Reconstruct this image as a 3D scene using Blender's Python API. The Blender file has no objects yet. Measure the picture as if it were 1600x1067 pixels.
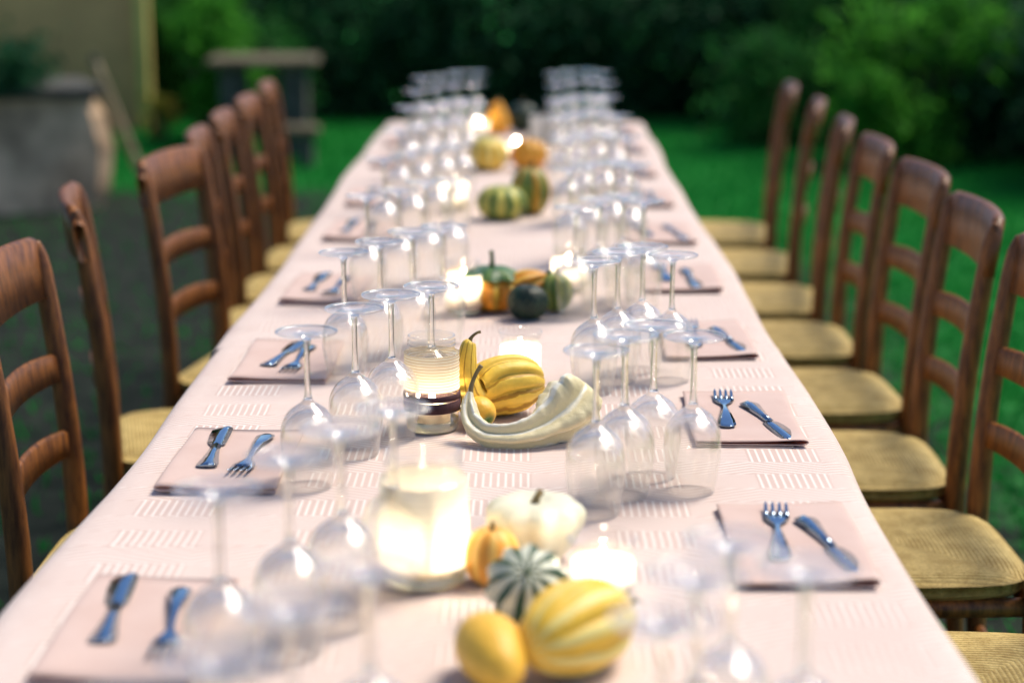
import bpy, math, random
import numpy as np
from mathutils import Vector, Matrix

random.seed(7)
rng = np.random.default_rng(7)
R = math.radians
S = bpy.context.scene
COL = S.collection

# ------------------------------------------------------------------ camera
cd = bpy.data.cameras.new('camera')
cam = bpy.data.objects.new('camera', cd)
COL.objects.link(cam)
S.camera = cam
cam.location = (0, 0, 1.45)
cam.rotation_euler = (R(90 - 12.417), 0, R(0.4245))
cd.sensor_width = 36
cd.lens = 65.25
cd.clip_start = 0.05
cd.clip_end = 500
cd.dof.use_dof = True
cd.dof.focus_distance = 2.62
cd.dof.aperture_fstop = 2.0

# ------------------------------------------------------------------ light
SUN_EL = R(56)
SUN_H = Vector((0.80, 0.60)).normalized()
TO_SUN = Vector((SUN_H.x * math.cos(SUN_EL), SUN_H.y * math.cos(SUN_EL), math.sin(SUN_EL)))
world = bpy.data.worlds.new('World')
S.world = world
world.use_nodes = True
wn = world.node_tree.nodes
wl = world.node_tree.links
wn.clear()
sky = wn.new('ShaderNodeTexSky')
sky.sky_type = 'NISHITA'
sky.sun_disc = False
sky.sun_elevation = SUN_EL
sky.sun_rotation = math.atan2(SUN_H.x, SUN_H.y)
sky.air_density = 0.8
sky.dust_density = 0.3
sky.ozone_density = 4.0
bg = wn.new('ShaderNodeBackground')
bg.inputs['Strength'].default_value = 0.068
wo = wn.new('ShaderNodeOutputWorld')
wl.new(sky.outputs[0], bg.inputs[0])
wl.new(bg.outputs[0], wo.inputs[0])
sl = bpy.data.lights.new('sun', 'SUN')
sl.energy = 2.25
sl.angle = R(26)
sl.color = (1.0, 0.89, 0.75)
so = bpy.data.objects.new('sun', sl)
COL.objects.link(so)
so.rotation_euler = TO_SUN.to_track_quat('Z', 'Y').to_euler()
so.location = (6, 2, 9)

S.view_settings.view_transform = 'Standard'
S.view_settings.look = 'None'
S.view_settings.gamma = 1
S.view_settings.exposure = 1.18
S.render.engine = 'CYCLES'
cy = S.cycles
cy.max_bounces = 28
cy.diffuse_bounces = 3
cy.glossy_bounces = 5
cy.transmission_bounces = 26
cy.transparent_max_bounces = 64
cy.caustics_reflective = False
cy.caustics_refractive = False
cy.sample_clamp_indirect = 12
cy.use_denoising = True


# ------------------------------------------------------------------ helpers
def link(o, parent=None):
    COL.objects.link(o)
    if parent is not None:
        o.parent = parent
    return o


def tag(o, label, cat, group=None, kind=None):
    if label:
        o['label'] = label
    if cat:
        o['category'] = cat
    if group:
        o['group'] = group
    if kind:
        o['kind'] = kind
    return o


def empty(name, loc=(0, 0, 0), rz=0.0):
    o = bpy.data.objects.new(name, None)
    o.empty_display_size = 0.05
    o.location = loc
    o.rotation_euler = (0, 0, rz)
    return link(o)


def mesh(name, V, F, mat, parent=None, smooth=True, uv=None, loc=None):
    me = bpy.data.meshes.new(name)
    me.from_pydata([tuple(v) for v in V], [], [tuple(f) for f in F])
    if uv is not None:
        ul = me.uv_layers.new(name='UVMap')
        li = np.zeros(len(me.loops), dtype=np.int32)
        me.loops.foreach_get('vertex_index', li)
        if isinstance(uv, dict):            # per-face-corner uv
            data = np.array(uv['loops'], dtype=np.float32).reshape(-1)
        else:
            data = np.array(uv, dtype=np.float32)[li].reshape(-1)
        ul.data.foreach_set('uv', data)
    if smooth:
        me.polygons.foreach_set('use_smooth', [True] * len(me.polygons))
    if mat is not None:
        me.materials.append(mat)
    me.update()
    o = bpy.data.objects.new(name, me)
    if loc is not None:
        o.location = loc
    return link(o, parent)


class MB:
    """collects pieces of one part"""
    def __init__(self):
        self.V, self.F = [], []

    def add(self, V, F):
        b = len(self.V)
        self.V += [tuple(v) for v in V]
        self.F += [tuple(i + b for i in f) for f in F]
        return self

    def box(self, x0, x1, y0, y1, z0, z1, bev=0.0):
        if bev <= 0:
            V = [(x, y, z) for z in (z0, z1) for y in (y0, y1) for x in (x0, x1)]
            F = [(0, 2, 3, 1), (4, 5, 7, 6), (0, 1, 5, 4), (2, 6, 7, 3), (0, 4, 6, 2), (1, 3, 7, 5)]
            return self.add(V, F)
        b = bev
        rings = [(z0, b), (z0 + b, 0), (z1 - b, 0), (z1, b)]
        V, F = [], []
        for z, i in rings:
            V += [(x0 + i + b, y0 + i, z), (x1 - i - b, y0 + i, z), (x1 - i, y0 + i + b, z), (x1 - i, y1 - i - b, z),
                  (x1 - i - b, y1 - i, z), (x0 + i + b, y1 - i, z), (x0 + i, y1 - i - b, z), (x0 + i, y0 + i + b, z)]
        for k in range(3):
            for j in range(8):
                F.append((k * 8 + j, k * 8 + (j + 1) % 8, k * 8 + 8 + (j + 1) % 8, k * 8 + 8 + j))
        F.append(tuple(range(7, -1, -1)))
        F.append(tuple(range(24, 32)))
        return self.add(V, F)

    def build(self, name, mat, parent=None, smooth=False, loc=None):
        return mesh(name, self.V, self.F, mat, parent, smooth, loc=loc)


def catmull(P, n):
    P = np.array(P, float)
    t = np.linspace(0, len(P) - 1, n)
    out = []
    for a in t:
        i = min(int(a), len(P) - 2)
        f = a - i
        p0, p1, p2, p3 = P[max(i - 1, 0)], P[i], P[i + 1], P[min(i + 2, len(P) - 1)]
        out.append(0.5 * (2 * p1 + (p2 - p0) * f + (2 * p0 - 5 * p1 + 4 * p2 - p3) * f * f + (3 * p1 - p0 - 3 * p2 + p3) * f ** 3))
    return np.array(out)


def sweep(spine, radii, n=24, seg=24, rib=None, cap=True, up=(0, 0, 1)):
    """closed tube along a spine; rib(theta, t) scales the radius. Returns V, F, UV"""
    sp = catmull(spine, n)
    rr = np.maximum(catmull([[r] for r in radii], n)[:, 0], 1e-4)
    T = np.gradient(sp, axis=0)
    T /= np.linalg.norm(T, axis=1)[:, None] + 1e-12
    u = np.array(up, float)
    if abs(u @ T[0]) > 0.9:
        u = np.array((1.0, 0, 0))
    N = u - T[0] * (u @ T[0])
    N /= np.linalg.norm(N)
    V, UV, F = [], [], []
    m = seg + 1
    for i in range(n):
        N = N - T[i] * (N @ T[i])
        N /= np.linalg.norm(N)
        B = np.cross(T[i], N)
        for k in range(m):
            th = 2 * math.pi * k / seg
            s = rr[i] * (rib(th, i / (n - 1)) if rib else 1.0)
            V.append(sp[i] + (N * math.cos(th) + B * math.sin(th)) * s)
            UV.append((k / seg, i / (n - 1)))
    for i in range(n - 1):
        for k in range(seg):
            a = i * m + k
            F.append((a, a + 1, a + m + 1, a + m))
    if cap:
        V.append(sp[0]); UV.append((0.5, 0)); c0 = len(V) - 1
        V.append(sp[-1]); UV.append((0.5, 1)); c1 = len(V) - 1
        for k in range(seg):
            F.append((c0, k + 1, k))
            a = (n - 1) * m
            F.append((c1, a + k, a + k + 1))
    return V, F, UV


def lathe(prof, seg=32, rib=None):
    """prof: list of (r, z); open profile revolved round z"""
    V, F, UV = [], [], []
    m = seg + 1
    for i, (r, z) in enumerate(prof):
        t = i / (len(prof) - 1)
        for k in range(m):
            th = 2 * math.pi * k / seg
            s = rib(th, t) if rib else 1.0
            V.append((r * s * math.cos(th), r * s * math.sin(th), z))
            UV.append((k / seg, t))
    for i in range(len(prof) - 1):
        for k in range(seg):
            a = i * m + k
            F.append((a, a + 1, a + m + 1, a + m))
    return V, F, UV


def smooth_prof(pts, n):
    return [tuple(p) for p in catmull(pts, n)]


def copy_tree(src, loc, rz=None, scale=None):
    r = src.copy()
    COL.objects.link(r)
    r.location = loc
    if rz is not None:
        r.rotation_euler = (0, 0, rz)
    if scale is not None:
        r.scale = (scale,) * 3 if isinstance(scale, float) else scale
    for ch in list(src.children):
        c = ch.copy()
        COL.objects.link(c)
        c.parent = r
        for g in ch.children:
            d = g.copy()
            COL.objects.link(d)
            d.parent = c
    return r


ORD = ['first', 'second', 'third', 'fourth', 'fifth', 'sixth', 'seventh', 'eighth', 'ninth', 'tenth', 'eleventh']


# ------------------------------------------------------------------ materials
def newmat(name):
    m = bpy.data.materials.new(name)
    m.use_nodes = True
    nt = m.node_tree
    nt.nodes.clear()
    out = nt.nodes.new('ShaderNodeOutputMaterial')
    return m, nt, out


class NT:
    def __init__(self, nt):
        self.nt = nt

    def n(self, t, **kw):
        nd = self.nt.nodes.new('ShaderNode' + t)
        for k, v in kw.items():
            setattr(nd, k, v)
        return nd

    def put(self, sock, v):
        if isinstance(v, bpy.types.NodeSocket):
            self.nt.links.new(v, sock)
        elif v is not None:
            sock.default_value = v

    def math(self, op, a, b=None, c=None, clamp=False):
        nd = self.n('Math', operation=op, use_clamp=clamp)
        self.put(nd.inputs[0], a)
        if b is not None:
            self.put(nd.inputs[1], b)
        if c is not None:
            self.put(nd.inputs[2], c)
        return nd.outputs[0]

    def mix(self, f, a, b):
        nd = self.n('Mix', data_type='RGBA')
        self.put(nd.inputs[0], f)
        self.put(nd.inputs[6], a)
        self.put(nd.inputs[7], b)
        return nd.outputs[2]

    def noise(self, scale, detail=3, vec=None, rough=0.55):
        nd = self.n('TexNoise')
        nd.inputs['Scale'].default_value = scale
        nd.inputs['Detail'].default_value = detail
        nd.inputs['Roughness'].default_value = rough
        if vec is not None:
            self.put(nd.inputs['Vector'], vec)
        return nd.outputs[0]

    def ramp(self, f, lo, hi):
        nd = self.n('MapRange')
        nd.interpolation_type = 'SMOOTHSTEP'
        self.put(nd.inputs[0], f)
        nd.inputs[1].default_value = lo
        nd.inputs[2].default_value = hi
        return nd.outputs[0]

    def bump(self, h, strength=0.3, dist=0.002):
        nd = self.n('Bump')
        nd.inputs['Strength'].default_value = strength
        nd.inputs['Distance'].default_value = dist
        self.put(nd.inputs['Height'], h)
        return nd.outputs[0]

    def principled(self, color, rough=0.5, normal=None, metallic=0.0, spec=0.5, trans=0.0, sss=0.0, sheen=0.0):
        p = self.n('BsdfPrincipled')
        self.put(p.inputs['Base Color'], color)
        self.put(p.inputs['Roughness'], rough)
        self.put(p.inputs['Metallic'], metallic)
        p.inputs['Specular IOR Level'].default_value = spec
        p.inputs['Transmission Weight'].default_value = trans
        if sheen:
            p.inputs['Sheen Weight'].default_value = sheen
        if normal is not None:
            self.put(p.inputs['Normal'], normal)
        return p.outputs[0]


def c4(c):
    return (c[0], c[1], c[2], 1.0)


def m_simple(name, col, rough=0.5, var=0.25, scale=30, bump=0.0, bscale=200, metallic=0.0, spec=0.5, stretch=None):
    m, nt, out = newmat(name)
    N = NT(nt)
    tc = N.n('TexCoord').outputs['Object']
    if stretch:
        mp = N.n('Mapping')
        mp.inputs['Scale'].default_value = stretch
        nt.links.new(tc, mp.inputs[0])
        tc = mp.outputs[0]
    f = N.noise(scale, 5, tc)
    dark = c4([x * (1 - var) for x in col])
    lite = c4([min(1, x * (1 + var)) for x in col])
    cc = N.mix(N.ramp(f, 0.3, 0.7), dark, lite)
    nm = N.bump(N.noise(bscale, 4, tc), bump, 0.003) if bump else None
    sh = N.principled(cc, rough, nm, metallic, spec)
    nt.links.new(sh, out.inputs[0])
    return m


def m_wood():
    m, nt, out = newmat('varnished_wood')
    N = NT(nt)
    tc = N.n('TexCoord').outputs['Object']
    oi = N.n('ObjectInfo').outputs['Random']
    mp = N.n('Mapping')
    mp.inputs['Scale'].default_value = (14, 14, 2.2)
    nt.links.new(tc, mp.inputs[0])
    g = N.noise(6, 6, mp.outputs[0], 0.65)
    cc = N.mix(N.ramp(g, 0.3, 0.72), c4((0.062, 0.019, 0.005)), c4((0.33, 0.118, 0.022)))
    cc = N.mix(N.math('MULTIPLY', oi, 0.35), cc, c4((0.11, 0.045, 0.018)))
    w = N.noise(40, 3, tc)
    rg = N.math('MULTIPLY_ADD', w, 0.3, 0.30)
    sh = N.principled(cc, rg, N.bump(g, 0.12, 0.002), 0, 0.35)
    nt.links.new(sh, out.inputs[0])
    return m


def m_rush():
    """woven rush seat: four triangles of cords meeting at the middle"""
    m, nt, out = newmat('woven_rush')
    N = NT(nt)
    tc = N.n('TexCoord').outputs['Object']
    sp = N.n('SeparateXYZ')
    nt.links.new(tc, sp.inputs[0])
    x, y = sp.outputs[0], sp.outputs[1]
    ax = N.math('ABSOLUTE', x)
    ay = N.math('ABSOLUTE', y)
    sel = N.math('GREATER_THAN', ax, ay)
    nse = N.noise(25, 3, tc)
    wob = N.math('MULTIPLY', nse, 0.0012)
    cx = N.math('ADD', x, wob)
    cyy = N.math('ADD', y, wob)
    # side triangles carry cords along y, the others along x
    coord = N.n('Mix', data_type='FLOAT')
    nt.links.new(sel, coord.inputs[0])
    nt.links.new(cyy, coord.inputs[2])
    nt.links.new(cx, coord.inputs[3])
    w = N.math('SINE', N.math('MULTIPLY', coord.outputs[0], 2 * math.pi / 0.0075))
    h = N.math('MULTIPLY_ADD', w, 0.5, 0.5)
    f = N.noise(22, 6, tc, 0.7)
    base = N.mix(N.ramp(f, 0.3, 0.7), c4((0.45, 0.32, 0.105)), c4((0.72, 0.555, 0.215)))
    fib = N.noise(220, 4, tc)
    base = N.mix(N.math('MULTIPLY', N.ramp(fib, 0.45, 0.7), 0.5), base, c4((0.30, 0.19, 0.05)))
    cc = N.mix(N.math('MULTIPLY', N.ramp(h, 0.25, 0.0), 0.4), base, c4((0.16, 0.10, 0.03)))
    h = N.math('MULTIPLY_ADD', fib, 1.4, h)
    sh = N.principled(cc, 0.6, N.bump(h, 0.6, 0.003), 0, 0.15)
    nt.links.new(sh, out.inputs[0])
    return m


def m_cloth():
    """pale pink cloth with a woven pattern of white lines: ladders of bars, fine lines, zigzags"""
    m, nt, out = newmat('patterned_cloth')
    N = NT(nt)
    uv = N.n('UVMap').outputs[0]
    sp = N.n('SeparateXYZ')
    nt.links.new(uv, sp.inputs[0])
    u, v = sp.outputs[0], sp.outputs[1]
    W, PY = 0.098, 0.121
    fu = N.math('FRACT', N.math('DIVIDE', u, 2 * W))
    inbar = N.math('LESS_THAN', fu, 0.5)
    fv = N.math('FRACT', N.math('DIVIDE', v, PY))
    band = N.math('LESS_THAN', fv, 0.52)
    bars = N.ramp(N.math('PINGPONG', u, 0.0049), 0.0030, 0.0037)
    fine = N.math('MULTIPLY', N.ramp(N.math('PINGPONG', v, 0.0036), 0.0018, 0.0025), 0.75)
    tri = N.math('PINGPONG', u, W)
    zz = N.math('MULTIPLY_ADD', tri, 0.46, v)
    zig = N.math('MULTIPLY', N.ramp(N.math('PINGPONG', zz, 0.0058), 0.0034, 0.0043), 0.95)

    def sel(f, a, b):
        nd = N.n('Mix', data_type='FLOAT')
        N.put(nd.inputs[0], f)
        N.put(nd.inputs[2], a)
        N.put(nd.inputs[3], b)
        return nd.outputs[0]
    inb = sel(inbar, fine, bars)
    pat = sel(band, zig, inb)
    tc = N.n('TexCoord').outputs['Object']
    big = N.noise(3.0, 4, tc)
    med = N.noise(60, 4, tc)
    wear = N.ramp(N.noise(7, 4, tc), 0.25, 0.75)
    pat = N.math('MULTIPLY', pat, N.math('MULTIPLY_ADD', wear, 0.4, 0.6))
    base = N.mix(N.ramp(big, 0.3, 0.7), c4((0.60, 0.455, 0.395)), c4((0.66, 0.51, 0.445)))
    cc = N.mix(pat, base, c4((0.86, 0.79, 0.73)))
    # thread relief
    h = N.math('ADD', N.math('MULTIPLY', pat, 0.6), N.math('MULTIPLY', med, 0.5))
    wr = N.n('Bump')
    wr.inputs['Strength'].default_value = 0.35
    wr.inputs['Distance'].default_value = 0.012
    nt.links.new(N.noise(5.5, 3, tc, 0.5), wr.inputs['Height'])
    fb = N.n('Bump')
    fb.inputs['Strength'].default_value = 0.25
    fb.inputs['Distance'].default_value = 0.001
    nt.links.new(h, fb.inputs['Height'])
    nt.links.new(wr.outputs[0], fb.inputs['Normal'])
    sh = N.principled(cc, 0.75, fb.outputs[0], 0, 0.2, sheen=0.1)
    nt.links.new(sh, out.inputs[0])
    return m


def m_napkin():
    m, nt, out = newmat('pink_linen')
    N = NT(nt)
    tc = N.n('TexCoord').outputs['Object']
    w1 = N.noise(350, 2, tc)
    f = N.noise(12, 4, tc)
    cc = N.mix(N.ramp(f, 0.3, 0.7), c4((0.73, 0.55, 0.48)), c4((0.79, 0.62, 0.55)))
    d = N.principled(cc, 0.85, N.bump(w1, 0.25, 0.001), 0, 0.2, sheen=0.1)
    t = N.n('BsdfTranslucent')
    t.inputs[0].default_value = (0.75, 0.36, 0.26, 1)
    mx = N.n('MixShader')
    mx.inputs[0].default_value = 0.2
    nt.links.new(d, mx.inputs[1])
    nt.links.new(t.outputs[0], mx.inputs[2])
    nt.links.new(mx.outputs[0], out.inputs[0])
    return m


def m_thin_glass(name, tint=(0.99, 0.985, 0.975), base=0.07, edge=0.75, rough=0.0):
    m, nt, out = newmat(name)
    N = NT(nt)
    lw = N.n('LayerWeight')
    lw.inputs[0].default_value = 0.5
    f = N.math('POWER', lw.outputs['Facing'], 3.2)
    f = N.math('MULTIPLY_ADD', f, edge, base, clamp=True)
    tr = N.n('BsdfTransparent')
    tr.inputs[0].default_value = c4(tint)
    gl = N.n('BsdfGlossy')
    gl.inputs['Roughness'].default_value = rough
    gl.inputs[0].default_value = (1, 1, 1, 1)
    mx = N.n('MixShader')
    nt.links.new(f, mx.inputs[0])
    nt.links.new(tr.outputs[0], mx.inputs[1])
    nt.links.new(gl.outputs[0], mx.inputs[2])
    nt.links.new(mx.outputs[0], out.inputs[0])
    return m


def m_solid_glass(name, clear=0.3, col=(0.99, 0.99, 0.98), thick=None, refl=0.04, graze=0.8, radial=None, rim=0.0):
    """clear glass: mirror reflection by angle over a mix of straight and refracted transmission"""
    m, nt, out = newmat(name)
    N = NT(nt)
    g = N.n('BsdfGlass')
    g.inputs['IOR'].default_value = 1.5
    g.inputs['Roughness'].default_value = 0.0
    g.inputs[0].default_value = c4(col)
    tr = N.n('BsdfTransparent')
    tr.inputs[0].default_value = c4(col)
    mx = N.n('MixShader')
    if thick:                       # (z from, z to, clear share of the thick shoulder)
        sp = N.n('SeparateXYZ')
        nt.links.new(N.n('TexCoord').outputs['Object'], sp.inputs[0])
        nt.links.new(N.math('MULTIPLY_ADD', N.ramp(sp.outputs[2], thick[0], thick[1]), thick[2] - clear, clear), mx.inputs[0])
    elif radial:                    # thicker towards the stem and at the rim bead
        sp = N.n('SeparateXYZ')
        nt.links.new(N.n('TexCoord').outputs['Object'], sp.inputs[0])
        x, y = sp.outputs[0], sp.outputs[1]
        q = N.math('SQRT', N.math('ADD', N.math('MULTIPLY', x, x), N.math('MULTIPLY', y, y)))
        t = N.math('MAXIMUM', N.ramp(q, 0.0365, 0.0385), N.math('SUBTRACT', 1.0, N.ramp(q, 0.008, 0.024)))
        nt.links.new(N.math('MULTIPLY_ADD', t, radial - clear, clear), mx.inputs[0])
    else:
        mx.inputs[0].default_value = clear
    nt.links.new(g.outputs[0], mx.inputs[1])
    nt.links.new(tr.outputs[0], mx.inputs[2])
    lw = N.n('LayerWeight')
    lw.inputs[0].default_value = 0.5
    if rim:
        src = mx.inputs[0].links[0].from_socket if mx.inputs[0].links else clear
        nt.links.new(N.math('MULTIPLY_ADD', N.math('POWER', lw.outputs['Facing'], 4.0), -rim, src, clamp=True), mx.inputs[0])
    f = N.math('MULTIPLY_ADD', N.math('POWER', lw.outputs['Facing'], 4.5), graze, refl, clamp=True)
    gl = N.n('BsdfGlossy')
    gl.inputs['Roughness'].default_value = 0.0
    gl.inputs[0].default_value = (1, 1, 1, 1)
    m2 = N.n('MixShader')
    nt.links.new(f, m2.inputs[0])
    nt.links.new(mx.outputs[0], m2.inputs[1])
    nt.links.new(gl.outputs[0], m2.inputs[2])
    nt.links.new(m2.outputs[0], out.inputs[0])
    return m


def m_steel():
    m, nt, out = newmat('polished_steel')
    N = NT(nt)
    tc = N.n('TexCoord').outputs['Object']
    f = N.noise(120, 4, tc)
    rg = N.math('MULTIPLY_ADD', f, 0.10, 0.03)
    sh = N.principled(c4((0.30, 0.38, 0.47)), rg, None, 1.0)
    nt.links.new(sh, out.inputs[0])
    return m


def m_wrap(name, col, lines=0.0, trans=0.55):
    """translucent paper or wound twine that the candle shines through"""
    m, nt, out = newmat(name)
    N = NT(nt)
    tc = N.n('TexCoord').outputs['Object']
    sp = N.n('SeparateXYZ')
    nt.links.new(tc, sp.inputs[0])
    cc = c4(col)
    nm = None
    f = N.noise(30, 4, tc)
    cc = N.mix(N.ramp(f, 0.3, 0.7), c4([x * 0.9 for x in col]), c4(col))
    if lines:
        wob = N.math('MULTIPLY_ADD', N.noise(14, 2, tc), 0.004, sp.outputs[2])
        l = N.ramp(N.math('PINGPONG', wob, lines / 2), lines * 0.08, lines * 0.25)
        cc = N.mix(l, c4((0.66, 0.50, 0.30)), cc)
        nm = N.bump(l, 0.5, 0.001)
    d = N.principled(cc, 0.8, nm, 0, 0.2)
    t = N.n('BsdfTranslucent')
    nt.links.new(cc, t.inputs[0])
    mx = N.n('MixShader')
    mx.inputs[0].default_value = trans
    nt.links.new(d, mx.inputs[1])
    nt.links.new(t.outputs[0], mx.inputs[2])
    nt.links.new(mx.outputs[0], out.inputs[0])
    return m


def m_emit(name, col, s):
    m, nt, out = newmat(name)
    e = nt.nodes.new('ShaderNodeEmission')
    e.inputs[0].default_value = c4(col)
    e.inputs[1].default_value = s
    nt.links.new(e.outputs[0], out.inputs[0])
    return m


def m_gourd(name, col, col2=None, n=0, lo=0.2, hi=0.7, tip=None, tip_at=0.85, var=0.12, rough=0.42, speck=None):
    m, nt, out = newmat(name)
    N = NT(nt)
    uv = N.n('UVMap').outputs[0]
    sp = N.n('SeparateXYZ')
    nt.links.new(uv, sp.inputs[0])
    u, v = sp.outputs[0], sp.outputs[1]
    tc = N.n('TexCoord').outputs['Object']
    f = N.noise(28, 5, tc)
    cc = N.mix(N.ramp(f, 0.3, 0.7), c4([x * (1 - var) for x in col]), c4([min(1, x * (1 + var)) for x in col]))
    if col2 is not None:
        wob = N.math('MULTIPLY_ADD', N.noise(45, 4, tc), 0.35 / n, u)
        w = N.math('COSINE', N.math('MULTIPLY', wob, 2 * math.pi * n))
        cc = N.mix(N.ramp(w, lo, hi), cc, c4(col2))
    if speck is not None:
        s = N.ramp(N.noise(90, 3, tc), 0.58, 0.68)
        cc = N.mix(N.math('MULTIPLY', s, 0.7), cc, c4(speck))
    if tip is not None:
        g = N.math('MULTIPLY_ADD', N.noise(20, 3, tc), 0.2, v)
        cc = N.mix(N.ramp(g, tip_at, tip_at + 0.2), cc, c4(tip))
    bl = N.ramp(N.noise(70, 6, tc, 0.7), 0.60, 0.72)
    cc = N.mix(N.math('MULTIPLY', bl, 0.22), cc, c4((0.30, 0.20, 0.06)))
    b = N.bump(N.noise(130, 5, tc, 0.65), 0.45, 0.003)
    p = N.n('BsdfPrincipled')
    N.put(p.inputs['Base Color'], cc)
    p.inputs['Roughness'].default_value = rough
    p.inputs['Specular IOR Level'].default_value = 0.4
    N.put(p.inputs['Normal'], b)
    nt.links.new(p.outputs[0], out.inputs[0])
    return m


def m_leaf(name, a, b, trans=0.25):
    m, nt, out = newmat(name)
    N = NT(nt)
    gi = N.n('NewGeometry').outputs['Random Per Island']
    tc = N.n('TexCoord').outputs['Object']
    f = N.noise(1.6, 3, tc)
    k = N.math('MULTIPLY_ADD', gi, 0.5, N.math('MULTIPLY', f, 0.5))
    cc = N.mix(k, c4(a), c4(b))
    d = N.principled(cc, 0.6, None, 0, 0.08)
    t = N.n('BsdfTranslucent')
    nt.links.new(cc, t.inputs[0])
    mx = N.n('MixShader')
    mx.inputs[0].default_value = trans
    nt.links.new(d, mx.inputs[1])
    nt.links.new(t.outputs[0], mx.inputs[2])
    nt.links.new(mx.outputs[0], out.inputs[0])
    return m


M = dict(
    wood=m_wood(), rush=m_rush(), cloth=m_cloth(), napkin=m_napkin(), steel=m_steel(),
    bowl=m_solid_glass('wine_glass_bowl', 0.93, thick=(0.076, 0.100, 0.50), refl=0.03, graze=0.35, rim=0.72), foot=m_solid_glass('wine_glass_foot', 0.82, graze=0.05, refl=0.03, radial=0.3), stem=m_solid_glass('wine_glass_stem', 0.3),
    jar=m_thin_glass('jar_glass', (0.98, 0.97, 0.94), 0.10, 0.6), jarbase=m_solid_glass('jar_base_glass', 0.35, (0.90, 0.89, 0.78)),
    twine=m_wrap('wound_twine', (0.90, 0.83, 0.68), 0.0042, 0.5), paper=m_wrap('wrap_paper', (0.92, 0.87, 0.75), 0.0, 0.5),
    lace=m_wrap('white_wrap', (0.86, 0.82, 0.76), 0.0, 0.4), band=m_simple('dark_ribbon', (0.05, 0.016, 0.022), 0.85, 0.3, 60, 0.4, 400),
    wax=m_wrap('candle_wax', (0.88, 0.80, 0.66), 0.0, 0.5), wick=m_simple('wick', (0.02, 0.015, 0.01), 0.9),
    flame=m_emit('flame', (1.0, 0.84, 0.64), 150),
    grass=m_simple('lawn_turf', (0.012, 0.16, 0.028), 0.9, 0.4, 1.2, 0.5, 60, spec=0.1),
    blade=m_leaf('grass_blade', (0.010, 0.19, 0.032), (0.028, 0.31, 0.055), 0.4),
    stalk=m_simple('dry_stalk', (0.22, 0.16, 0.07), 0.7, 0.3, 60), gstalk=m_simple('green_stalk', (0.04, 0.09, 0.025), 0.6, 0.3, 60),
    plank=m_simple('table_board', (0.22, 0.14, 0.08), 0.6, 0.3, 8, 0.2, 60, stretch=(8, 1, 8)),
    plaster=m_simple('old_plaster', (0.58, 0.39, 0.24), 0.95, 0.45, 4, 0.9, 18, spec=0.1), coping=m_simple('dark_coping', (0.07, 0.07, 0.06), 0.95, 0.3, 6, 0.4, 30),
    tan=m_simple('tan_render', (0.64, 0.33, 0.14), 0.9, 0.2, 1.2, 0.4, 20), yellow=m_simple('sun_tinted_corner', (0.62, 0.50, 0.14), 0.85, 0.15, 3, 0.3, 20),
    stone=m_simple('pale_stone', (0.11, 0.092, 0.052), 0.9, 0.3, 5, 0.5, 30), bark=m_simple('bark', (0.06, 0.04, 0.025), 0.9, 0.4, 12, 0.6, 30),
    pole=m_simple('weathered_pole', (0.27, 0.22, 0.13), 0.8, 0.25, 10),
)

# ------------------------------------------------------------------ ground
def m_ground():
    m, nt, out = newmat('worn_shaded_lawn')
    N = NT(nt)
    tc = N.n('TexCoord').outputs['Object']
    sp = N.n('SeparateXYZ')
    nt.links.new(tc, sp.inputs[0])
    n1 = N.noise(0.9, 5, tc)
    n2 = N.noise(9, 5, tc)
    n3 = N.noise(70, 4, tc)
    green = N.mix(N.ramp(n1, 0.3, 0.7), c4((0.008, 0.15, 0.026)), c4((0.022, 0.25, 0.040)))
    green = N.mix(N.math('MULTIPLY', N.ramp(n2, 0.55, 0.75), 0.6), green, c4((0.05, 0.10, 0.02)))
    earth = N.mix(N.ramp(n2, 0.3, 0.7), c4((0.008, 0.013, 0.010)), c4((0.024, 0.031, 0.024)))  # bare earth, whose dark colour also stands for shade on the left lawn
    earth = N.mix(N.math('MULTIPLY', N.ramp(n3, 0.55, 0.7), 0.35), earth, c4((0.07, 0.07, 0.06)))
    # distance from the trodden strip round the table, widened for painted lawn shade
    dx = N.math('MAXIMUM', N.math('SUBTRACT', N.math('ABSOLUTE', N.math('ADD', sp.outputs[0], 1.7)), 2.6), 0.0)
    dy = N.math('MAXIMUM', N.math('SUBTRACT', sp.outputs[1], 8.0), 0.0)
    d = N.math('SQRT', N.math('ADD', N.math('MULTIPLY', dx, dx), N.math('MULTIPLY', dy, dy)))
    ex = N.math('MAXIMUM', N.math('SUBTRACT', N.math('ABSOLUTE', N.math('ADD', sp.outputs[0], 3.3)), 2.0), 0.0)  # left box: lawn shade painted with the earth colour
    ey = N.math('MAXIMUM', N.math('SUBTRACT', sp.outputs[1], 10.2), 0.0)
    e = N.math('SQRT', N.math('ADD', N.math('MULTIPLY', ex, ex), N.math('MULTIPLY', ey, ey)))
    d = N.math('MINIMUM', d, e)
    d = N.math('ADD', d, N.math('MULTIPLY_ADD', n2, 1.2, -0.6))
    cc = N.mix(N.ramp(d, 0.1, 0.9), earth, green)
    sh = N.principled(cc, 0.95, N.bump(n3, 0.6, 0.01), 0, 0.1)
    nt.links.new(sh, out.inputs[0])
    return m


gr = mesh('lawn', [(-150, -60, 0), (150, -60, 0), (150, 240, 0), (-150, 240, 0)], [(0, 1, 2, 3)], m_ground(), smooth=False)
tag(gr, 'green lawn behind the table with trodden dark earth round the chairs, painted shade at left', None, kind='structure')


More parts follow.
